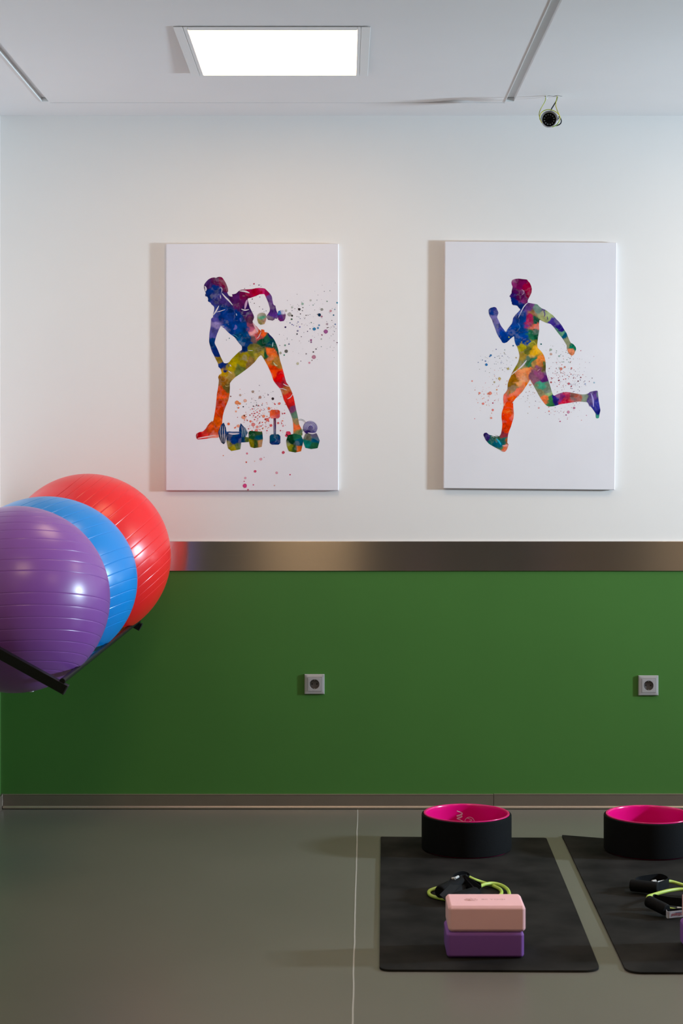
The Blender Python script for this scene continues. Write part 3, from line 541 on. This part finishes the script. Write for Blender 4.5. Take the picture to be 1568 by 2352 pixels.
# ------------------------------------------------------------------ sockets
def ring_sq(n, half, r, round_=0.0):
    out = []
    for k in range(n):
        a = 2*math.pi*k/n; c, s = math.cos(a), math.sin(a)
        m = half/max(abs(c), abs(s)); out.append((c*m, s*m) if r is None else (c*r, s*r))
    return out
def socket(u, v, label):
    p = at(u, v, WY-0.004)
    t = thing('wall_socket', label, 'socket', (p.x, WY-0.004, p.z), (0, 0, 0), 'wall sockets')
    n = 48
    def stack(name, rings, m, parent, cap=False, smooth=30):
        bm = bmesh.new(); R = [[bm.verts.new((x, -d, z)) for x, z in ring] for ring, d in rings]
        for a, b in zip(R[:-1], R[1:]):
            for k in range(n): bm.faces.new((a[k], a[(k+1) % n], b[(k+1) % n], b[k]))
        if cap: bm.faces.new(R[-1])
        return obj(name, bm, m, parent, smooth)
    q = lambda h: ring_sq(n, h, None)
    c = lambda r: ring_sq(n, 0, r)
    stack('cover_frame', [(q(0.0403), 0.0), (q(0.0405), 0.005), (q(0.0385), 0.0085), (q(0.0300), 0.0105), (q(0.0287), 0.0105), (q(0.0283), 0.007)], M['silver'], t)
    ins = stack('insert', [(q(0.0277), 0.007), (q(0.0277), 0.0102), (q(0.0265), 0.0108), (c(0.0202), 0.0108), (c(0.0196), 0.0100), (c(0.0192), -0.0)], M['silver'], t)
    cup = stack('socket_cup', [(c(0.0191), 0.0085), (c(0.0190), 0.0006)], M['cup'], t, True)
    for sx in (-1, 1):
        bm = bmesh.new(); lathe(bm, [(0.0026, 0), (0.0026, 0.0006)], 14, Matrix.Translation((sx*0.0095, -0.0008, 0)) @ Matrix.Rotation(math.radians(90), 4, 'X')); obj('pin_hole', bm, M['hole'], cup)
    for sz in (-1, 1):
        bm = bmesh.new(); box(bm, -0.0022, 0.0022, -0.0105, -0.001, sz*0.0172-0.0012, sz*0.0172+0.0012, 0.0004, 1); obj('earth_clip', bm, M['metal'], cup)
    for sx in (-1, 1):
        bm = bmesh.new(); box(bm, sx*0.0183-0.0011, sx*0.0183+0.0011, -0.0098, -0.0005, -0.003, 0.003); obj('guide_rib', bm, M['cup'], cup)
    return t
socket(722, 1571, 'silver wall socket low on the green panel, beneath the bending athlete canvas')
socket(1488, 1574, 'silver wall socket low on the green panel, beneath the runner canvas')

# ------------------------------------------------------------------ security camera
SY = 6.42
cc_ = at(1260.8, 274.6, SY)
sc = thing('security_camera', 'small round security camera dangling from the ceiling by its wires', 'camera', tuple(cc_), (math.radians(11), 0, math.radians(-7)))
R90 = Matrix.Rotation(math.radians(90), 4, 'X')   # lathe z -> -y
bm = lathe(bmesh.new(), [(0.012, -0.045), (0.026, -0.042), (0.0305, -0.030), (0.0312, 0.010), (0.0312, 0.022), (0.0295, 0.0245), (0.0268, 0.0245), (0.0262, 0.020), (0.001, 0.020)], 48, R90)
obj('housing', bm, M['housing'], sc, 35)
bm = bmesh.new()
pts = [math.radians(a) for a in range(-8, 189, 7)]
ring = [[bm.verts.new((r*math.cos(a), y, r*math.sin(a))) for a in pts] for r, y in ((0.0318, 0.030), (0.0318, -0.033), (0.0338, -0.033), (0.0338, 0.030))]
for i in range(4):
    for k in range(len(pts)-1): bm.faces.new((ring[i][k], ring[i][k+1], ring[(i+1) % 4][k+1], ring[(i+1) % 4][k]))
for k in (0, -1): bm.faces.new([r[k] for r in ring])
obj('sun_hood', bm, M['housing'], sc, 35)
bm = lathe(bmesh.new(), [(0.0258, 0.0202), (0.0258, 0.0215), (0.0250, 0.0222), (0.001, 0.0222)], 40, R90); fg = obj('front_glass', bm, M['glass'], sc, 35)
bm = lathe(bmesh.new(), [(0.0088, 0.0222), (0.0088, 0.0232), (0.006, 0.0236), (0.0008, 0.0238)], 28, R90); obj('lens', bm, M['glass'], sc, 35)
for k in range(12):
    a = 2*math.pi*k/12+0.2
    bm = lathe(bmesh.new(), [(0.0027, 0.0222), (0.0022, 0.0231), (0.0005, 0.0235)], 10, Matrix.Translation((0.0185*math.cos(a), 0, 0.0185*math.sin(a))) @ R90); obj('infrared_led', bm, M['led'], sc, 60)
for s in (-1, 1):
    bm = lathe(bmesh.new(), [(0.0028, 0.0), (0.0028, 0.003), (0.001, 0.0038)], 10, Matrix.Translation((s*0.0335, 0.004, 0.003)) @ Matrix.Rotation(math.radians(90*s), 4, 'Y')); obj('screw', bm, M['hole'], sc, 40)
def wirepath(pts, ys):
    P = []
    for i, (x, y) in enumerate(pts):
        d = ys[0]+(ys[1]-ys[0])*i/(len(pts)-1) if len(ys) == 2 else ys[i]
        P.append(at(1150+x/6.817, 180+y/6.817, d))
    return spline(P, 6)
def wire(name, pts, ys, r, m):
    bm = tube(bmesh.new(), wirepath(pts, ys), r, 8); return local(obj(name, bm, m, sc, 180), sc)
wire('earth_wire', [(700,262),(698,330),(680,380),(622,480),(600,540),(604,610),(615,650),(640,695)], (6.425, 6.38), 0.0015, M['wire'])
wire('earth_wire', [(608,600),(628,545),(680,503),(740,488),(800,497),(860,525),(908,570),(924,620),(908,680),(862,735),(800,762)], (6.385, 6.388), 0.0017, M['wire'])
wire('earth_wire', [(884,258),(866,350),(858,420),(880,500),(912,572)], (6.43, 6.385), 0.0015, M['wire'])
wire('cable', [(890,258),(868,350),(830,415),(792,478),(780,520)], (6.435, 6.455), 0.0024, M['cable'])
wire('cable', [(905,600),(932,625),(946,668),(930,710),(885,735),(840,740)], (6.42, 6.45), 0.0024, M['cable'])
wire('cord_knot', [(690,262),(715,275),(728,298),(720,320),(705,300),(712,270)], (6.42, 6.41), 0.0013, M['white'])

# ------------------------------------------------------------------ exercise balls on the rack
RX, RZ, RR = -0.817, 0.7725, 0.0085        # front rail axis and radius
IX, IZ = -1.315, 1.062                     # inner rail
def ball(u, v, y, pr, axis, m, label, rings, valve=None, squash=1.0):
    s = F/y; c = at(u, v, y); R = pr/s
    t = thing('exercise_ball', label, 'ball', tuple(c), group='exercise balls on the rack')
    lat = sorted(rings); prof = [-89.7]
    th = -86.0
    marks = []
    for L in lat: marks += [(L-0.50, 0), (L-0.26, 0.10), (L-0.10, 1), (L+0.10, 1), (L+0.26, 0.10), (L+0.50, 0)]
    angs = [(a, 0) for a in np.arange(-88, 88.1, 2.0) if all(abs(a-L) > 0.9 for L in lat)]+marks+[(-89.6, 0), (89.6, 0)]
    angs.sort()
    pf = [(max(R*(1-0.0030*g)*math.cos(math.radians(a)), 1e-4), R*(1-0.0030*g)*math.sin(math.radians(a))) for a, g in angs]
    q = Matrix.Diagonal((1, 1, squash, 1)) @ Vector(axis).normalized().to_track_quat('Z', 'Y').to_matrix().to_4x4()
    bm = lathe(bmesh.new(), pf, 144, q)
    for vtx in bm.verts:       # soft dents where the ball sits on the two rails
        for (ax, az) in ((RX, RZ), (IX, IZ)):
            dx, dz = vtx.co.x+c.x-ax, vtx.co.z+c.z-az; d = math.hypot(dx, dz)
            if d < 0.05:
                toc = Vector((-(ax-c.x), 0, -(az-c.z))).normalized()
                need = 0.0105+0.0*d
                along = dx*toc.x+dz*toc.z; perp2 = max(d*d-along*along, 0)
                lim = math.sqrt(max(need*need-perp2, 0)) if perp2 < need*need else -math.sqrt(perp2)*0.35+0.003
                if along < lim: vtx.co += toc*(lim-along)
    o = obj('inflated_skin', bm, m, t, 180)
    if valve:
        n = Vector(valve).normalized(); b2 = lathe(bmesh.new(), [(0.007, -0.002), (0.007, 0.0012), (0.0055, 0.002), (0.001, 0.002)], 16, Matrix.Translation(n*R) @ n.to_track_quat('Z', 'Y').to_matrix().to_4x4())
        obj('valve_plug', b2, M['white'], t, 40)['label'] = 'white valve plug'
    return t, c, R
rg7 = [6.5+7.2*k for k in range(8)]
rings = sorted(rg7+[-a for a in rg7])
ball(201.5, 1278, 6.432, 190, (-0.624, -0.08, 0.78), M['redball'], 'red exercise ball with grooved rings, nearest the far wall', [a*0.92 for a in rings])
ball(106, 1335, 5.785, 208, (-0.50, 0.10, 0.86), M['blueball'], 'blue exercise ball with grooved rings, between the red and purple balls', rings, None, 0.937)
ball(37, 1376, 5.165, 214, (-0.07, 0.25, 0.966), M['purpleball'], 'purple exercise ball with grooved rings, nearest on the rack', rings, (0.175, -0.05, -0.98))
rack = thing('ball_rack', 'black steel wall rack of slanted arms and rails holding three balls', 'rack', (XL+0.01, 5.8, RZ))
SL = math.atan(0.554)
for y in (4.87, 6.66):
    e = Vector((-0.818+0.008, y, 0.7525-0.004)); d = Vector((-math.cos(SL), 0, math.sin(SL)))
    L = (e.x-(XL+0.012))/math.cos(SL)
    bm = bmesh.new(); box(bm, -L, 0, -0.015, 0.015, -0.0145, 0.0145, 0.002, 2)
    bmesh.ops.transform(bm, matrix=Matrix.Translation(e) @ Matrix.Rotation(SL, 4, 'Y'), verts=bm.verts)
    arm = local(obj('arm', bm, M['rack'], rack, 35), rack)
    bm = bmesh.new(); box(bm, 0.0, 0.004, -0.0155, 0.0155, -0.015, 0.015, 0.001, 1)
    bmesh.ops.transform(bm, matrix=Matrix.Translation(e) @ Matrix.Rotation(SL, 4, 'Y'), verts=bm.verts)
    o = obj('end_cap', bm, M['cap'], arm); local(o, rack)
for nm, x, z in (('rail', RX, RZ+0.001), ('rail', IX, IZ)):
    bm = tube(bmesh.new(), [Vector((x, 4.86, z)), Vector((x, 5.7, z)), Vector((x, 6.67, z))], RR, 14); local(obj(nm, bm, M['rack'], rack, 50), rack)
for y in (4.87, 6.66):
    bm = bmesh.new(); box(bm, XL+0.010, XL+0.022, y-0.03, y+0.03, 0.90, 1.22, 0.002, 1); local(obj('wall_plate', bm, M['rack'], rack), rack)

# ------------------------------------------------------------------ mats
def yoga_mat(c, rad, label, lift=None):
    P = [Vector((p.x, p.y)) for p in c]; out = []
    n = len(P)
    for i in range(n):
        a, b, d = P[i-1], P[i], P[(i+1) % n]; r = rad[i]
        if r <= 0: out.append(b); continue
        e1 = (a-b).normalized(); e2 = (d-b).normalized()
        for k in range(9):
            t = k/8; p0 = b+e1*r; p1 = b; p2 = b+e2*r
            out.append(p0*(1-t)**2+p1*2*t*(1-t)*0.98+b*0.04*t*(1-t)+p2*t*t)
    bm = bmesh.new(); T_ = 0.006
    lo = [bm.verts.new((p.x, p.y, 0.0004)) for p in out]; hi = [bm.verts.new((p.x, p.y, T_)) for p in out]
    bm.faces.new(lo); top = bm.faces.new(hi)
    N = len(out)
    for k in range(N): bm.faces.new((lo[k], lo[(k+1) % N], hi[(k+1) % N], hi[k]))
    bmesh.ops.bevel(bm, geom=[e for e in bm.edges if all(v.co.z > 0.003 for v in e.verts)], offset=0.0012, segments=2, affect='EDGES')
    o = obj('yoga_mat', bm, M['mat'], None, 40)
    return tag(o, label, 'mat', 'charcoal yoga mats')
MT = 0.006
g = lambda u, v: onz(u, v, MT)
m1 = yoga_mat([g(874, 1921.5), g(871, 2227), g(1379.5, 2229), g(1320, 2082), g(1254, 1924)], [0.006, 0.035, 0.05, 0, 0.012], 'charcoal yoga mat seen whole, under the pink and purple blocks')
s2b = g(1290, 1917.5); s2f = g(1439, 2233)
wv = 0.62
m2 = yoga_mat([s2b, s2f, s2f+Vector((wv, 0.0, 0)), g(1670, 1929), g(1400, 1926.5)], [0.004, 0.05, 0.05, 0.01, 0], 'charcoal yoga mat cut off by the edge of the picture, beside the first')

# ------------------------------------------------------------------ yoga wheels
WT = MT+0.0006
def wheel(u, y, label, logo):
    x = (u-U0)*y/F
    t = thing('yoga_hoop', label, 'yoga wheel', (x, y, WT), group='black and pink yoga wheels')
    Ro = 0.1625; h = 0.130
    prof = [(0.1475, 0.0), (0.1545, 0.0), (0.1555, 0.001), (0.1555, h-0.0015), (0.1545, h), (0.1490, h), (0.1475, h-0.0012), (0.1455, h-0.006), (0.1450, h-0.02), (0.1450, 0.02), (0.1455, 0.006)]
    obj('ring', lathe(bmesh.new(), prof, 96, None, True), M['pink'], t, 40)
    pf = [(0.1558, 0.003), (0.1600, 0.003), (0.1620, 0.0045), (Ro, 0.008), (Ro, h-0.009), (0.1618, h-0.005), (0.1600, h-0.0035), (0.1558, h-0.003)]
    obj('foam_cover', lathe(bmesh.new(), pf, 96, None, True), M['foam'], t, 40)
    if logo:
        bm = bmesh.new()
        def hit(X, Y):        # picture point on the inner far face -> point on that face
            uu, vv = 1030+X/19.6, 1845+Y/19.6
            d = Vector(((uu-U0)/F, 1, -(vv-V0)/F)); o_ = Vector((-x, -y, H-WT)); r = 0.1446
            a = d.x**2+d.y**2; b = 2*(o_.x*d.x+o_.y*d.y); c = o_.x**2+o_.y**2-r*r
            k = (-b+math.sqrt(b*b-4*a*c))/(2*a); p = o_+d*k; return p
        def st(pts, wd):
            P = [Vector((a, b, 0)) for a, b in pts]; N = len(P); rows = []
            for i, p in enumerate(P):
                d = (P[min(i+1, N-1)]-P[max(i-1, 0)]).normalized(); n = Vector((-d.y, d.x, 0))
                ww = wd[i] if isinstance(wd, (list, tuple)) else wd
                rows.append([bm.verts.new(hit(*(p+n*sgn*ww/2)[:2])) for sgn in (-1, 1)])
            for a, b in zip(rows[:-1], rows[1:]): bm.faces.new((a[0], a[1], b[1], b[0]))
        st([(375,345),(460,378),(560,415),(605,445)], [34, 36, 36, 36]); st([(612,430),(608,480),(570,505),(470,545),(362,578)], [40, 62, 70, 72, 72])
        st([(592,555),(592,600),(540,625),(470,655),(372,690)], [50, 62, 66, 64, 50]); st([(365,685),(440,718),(520,748),(600,790),(680,830)], 32)
        st([(600,850),(500,900),(370,960)], 60)
        st([(940+215*math.cos(a), 840+215*math.sin(a)) for a in [i*2*math.pi/32 for i in range(33)]], 24)
        st([(830,660),(900,690),(1000,725),(1050,755),(1030,780),(960,800),(860,850)], 24)
        st([(860,850),(960,890),(1040,930)], 24)
        me = bpy.data.meshes.new('logo'); bm.to_mesh(me); bm.free(); link('logo', me, t, None, M['print'])['label'] = 'pale lettering and round emblem'
    return t
wheel(1071, 6.07, 'pink lined black yoga wheel with lettering inside, on the mat seen whole', True)
wheel(1490.5, 6.045, 'pink lined black yoga wheel on the mat cut off by the picture edge', False)

# ------------------------------------------------------------------ blocks
BW, BD, BH = 0.2185, 0.142, 0.0735
def block(ul, y0, z0, m, label, marks=False, grp='foam yoga blocks'):
    x0 = (ul-U0)*y0/F
    t = thing('yoga_block', label, 'yoga block', (x0+BW/2, y0+BD/2, z0), group=grp)
    bm = bmesh.new(); box(bm, -BW/2, BW/2, -BD/2, BD/2, 0, BH)
    bmesh.ops.bevel(bm, geom=list(bm.edges), offset=0.0075, segments=1, affect='EDGES')
    bmesh.ops.bevel(bm, geom=list(bm.edges), offset=0.0013, segments=2, affect='EDGES')
    obj('foam_body', bm, m, t, 25)
    if marks:
        me = text_mesh('BE YOGI', 0.0165); me.transform(Matrix.Translation((0.024, 0.004, BH+0.0001)) @ Matrix.Diagonal((1.12, 1, 1, 1))); link('lettering', me, t, None, M['emboss'])['label'] = 'faint embossed lettering'
        bm = bmesh.new()
        for a in (-1.1, -0.55, 0.0, 0.55, 1.1):
            P = [Vector((-0.038+0.0*k, 0.0, 0)) for k in range(1)]
            c0 = Vector((-0.040, -0.010, BH+0.0002)); dr = Vector((math.sin(a), math.cos(a), 0)); sd = Vector((dr.y, -dr.x, 0))
            L = 0.026 if abs(a) < 0.9 else 0.022
            pts = spline([c0, c0+dr*L*0.5+sd*0.005, c0+dr*L, c0+dr*L*0.5-sd*0.005, c0], 5)
            ribbon(bm, pts, 0.0014, 0.0002, (0.3, 0.2, 0)) if False else tube(bm, pts, 0.0006, 5)
        obj('lotus_mark', bm, M['emboss'], t)
    return t
yb = 4.735
block(1026.0, yb, MT+0.0006, M['bpurple'], 'purple foam yoga block under the pink block seen whole')
block(1029.5, yb, MT+0.0008+BH, M['bpink'], 'pink foam yoga block seen whole, stacked on a purple one', True)
block(1583, yb+0.02, MT+0.0006, M['bpurple'], 'purple foam yoga block cut off by the picture edge, under its pink one')
block(1588, yb+0.02, MT+0.0008+BH, M['bpink'], 'pink foam yoga block cut off by the picture edge, beside the white tag')

# ------------------------------------------------------------------ resistance bands
def grip(parent, a, b, r=0.0175):
    d = b-a; path = [a+d*t for t in (0, 0.02, 0.05, 0.12, 0.5, 0.88, 0.95, 0.98, 1)]
    prof = {0: 0.72, 1: 0.9, 2: 0.98}
    def rad(t):
        i = round(t*8); i = min(i, 8-i); return r*prof.get(i, 1.0)
    return local(obj('foam_grip', tube(bmesh.new(), path, rad, 22), M['foam'], parent, 50), parent)
def strap(parent, pts, wide=0.025, up=(0, 0, 1), n=5, t=0.0011):
    return local(obj('strap', ribbon(bmesh.new(), spline(pts, n), wide, t, up), M['web'], parent, 40), parent)
def clip(parent, a, b, r=0.0045):
    return local(obj('clip', tube(bmesh.new(), [a, a.lerp(b, 0.5), b], r, 10), M['clip'], parent, 50), parent)
def band(parent, pts, r=0.0057):
    return local(obj('elastic_tube', tube(bmesh.new(), spline(pts, 8), r, 12), M['tube'], parent, 180), parent)
o_ = onz(1050, 2050, MT)
b1 = thing('resistance_band', 'lime resistance band coiled behind the pink block seen whole', 'resistance band', (o_.x, o_.y, MT), group='resistance bands with black handles')
Z = MT+0.0065
band(b1, [onz(1030, 2037, Z), onz(1005, 2039.5, Z), onz(988, 2045, Z), onz(984.5, 2051, Z), onz(990, 2057.5, Z), onz(1008, 2063, Z), onz(1035, 2068, Z)])
band(b1, [onz(1072, 2012, 0.035), onz(1088, 2020, 0.026), onz(1108, 2027, Z+0.003), onz(1130, 2034, Z), onz(1147, 2042, Z), onz(1151.5, 2050, Z), onz(1146, 2058, Z), onz(1125, 2066, Z), onz(1095, 2070, Z)])
band(b1, [onz(1098, 2038, 0.022), onz(1112, 2031.5, 0.022), onz(1130, 2029, 0.020), onz(1150, 2033, 0.016), onz(1164, 2042, Z+0.002), onz(1169, 2052, Z), onz(1167, 2062, Z), onz(1150, 2072, Z)])
zg = MT+0.0215
grip(b1, onz(1009, 2050, zg+0.006), onz(1058, 2026, zg+0.012), 0.0215)
grip(b1, onz(1040, 2066, zg), onz(1094, 2050, zg), 0.0195)
strap(b1, [onz(1012, 2052, 0.030), onz(1028, 2033, 0.046), onz(1044, 2014, 0.052), onz(1062, 2009, 0.052), onz(1074, 2016, 0.040), onz(1066, 2026, 0.034)], 0.026, (0.1, -0.3, 1))
strap(b1, [onz(1016, 2062, 0.030), onz(1040, 2038, 0.044), onz(1066, 2016, 0.050), onz(1080, 2028, 0.042), onz(1094, 2044, 0.030)], 0.026, (0.6, -0.25, -0.5))
strap(b1, [onz(1070, 2022, 0.040), onz(1090, 2031, 0.034), onz(1104, 2040, 0.024), onz(1098, 2056, 0.022), onz(1078, 2062, 0.022)], 0.027, (0, -0.2, 1))
strap(b1, [onz(1030, 2060, 0.026), onz(1046, 2040, 0.038), onz(1064, 2022, 0.046)], 0.045, (0.75, -0.15, -0.6))
strap(b1, [onz(1064, 2022, 0.044), onz(1082, 2034, 0.036), onz(1100, 2048, 0.024)], 0.036, (0.55, -0.25, 0.8))
clip(b1, onz(1037.5, 2018, 0.060), onz(1045, 2017.5, 0.062)); clip(b1, onz(1044.5, 2017.5, 0.062), onz(1052, 2013.5, 0.062), 0.0042)
clip(b1, onz(1084, 2057, 0.030), onz(1087, 2045, 0.034), 0.003)
o_ = onz(1510, 2055, MT)
b2 = thing('resistance_band', 'lime resistance band with a white tag, on the mat cut off by the picture edge', 'resistance band', (o_.x, o_.y, MT), group='resistance bands with black handles')
grip(b2, onz(1447, 2033, zg+0.003), onz(1512, 2040, zg+0.003), 0.0195)
strap(b2, [onz(1457, 2031, 0.030), onz(1462, 2023, 0.034), onz(1480, 2019, 0.036), onz(1514, 2015, 0.038), onz(1530, 2020, 0.036), onz(1535, 2026, 0.032)], 0.024)
strap(b2, [onz(1535, 2027, 0.030), onz(1528, 2031, 0.029), onz(1514, 2036, 0.029), onz(1506, 2040, 0.024)], 0.030)
clip(b2, onz(1497, 2025.5, 0.040), onz(1506, 2024.0, 0.041), 0.0055); clip(b2, onz(1510, 2026, 0.036), onz(1525, 2023, 0.036), 0.003)
band(b2, [onz(1533, 2024, 0.032), onz(1545, 2026, 0.028), onz(1568, 2033, 0.020), onz(1600, 2043, Z), onz(1640, 2055, Z), onz(1650, 2062, Z), onz(1630, 2062, Z), onz(1600, 2052, 0.020), onz(1568, 2043, 0.026), onz(1540, 2045, 0.028), onz(1518, 2050, 0.030), onz(1498, 2056, 0.034), onz(1489, 2059, 0.036), onz(1487, 2063, 0.036)])
grip(b2, onz(1486.5, 2069, zg+0.016), onz(1531, 2091, zg+0.002), 0.0185)
strap(b2, [onz(1499, 2072, 0.034), onz(1501, 2064, 0.036), onz(1512, 2066, 0.034), onz(1540, 2070, 0.034), onz(1572, 2074, 0.032), onz(1590, 2084, 0.026), onz(1566, 2095, 0.026), onz(1538, 2097, 0.024)], 0.027)
local(obj('elastic_core', tube(bmesh.new(), spline([onz(1520, 2083, 0.030), onz(1532, 2085, 0.030), onz(1552, 2089, 0.028)], 5), 0.0035, 10), M['tube'], b2, 180), b2)
clip(b2, onz(1555, 2086, 0.034), onz(1570, 2088, 0.034), 0.0045)
# the white tag wraps the strap and reads upside down from here
A = onz(1535, 2101.4, 0.0225); B = onz(1574, 2097.6, 0.023)
tp = [onz(1529, 2097, 0.022), onz(1531.5, 2100.5, 0.022), A, A.lerp(B, 0.25), A.lerp(B, 0.5), A.lerp(B, 0.75), B]
tg = local(obj('label_tag', ribbon(bmesh.new(), spline(tp, 5), 0.022, 0.0004, (0, -0.25, 1)), M['tag'], b2, 40), b2); tg['label'] = 'white tag with red lettering'
xd = (A-B).normalized(); up = Vector((0, -0.25, 1)); up = -(up-xd*up.dot(xd)).normalized(); nz = xd.cross(up)
mt = Matrix((xd, up, nz)).transposed().to_4x4()
me = text_mesh('ctband', 0.0150); me.transform(Matrix.Translation(A.lerp(B, 0.50)+nz*0.0011+up*0.0012) @ mt); o = link('lettering', me, tg, None, M['red']); local(o, b2)
bm = bmesh.new(); box(bm, -0.012, 0.013, -0.0008, 0.0008, 0, 0.0002); bmesh.ops.transform(bm, matrix=Matrix.Translation(A.lerp(B, 0.60)+nz*0.0011-up*0.0062) @ mt, verts=bm.verts)
o = obj('small_print', bm, M['blue'], tg); local(o, b2)
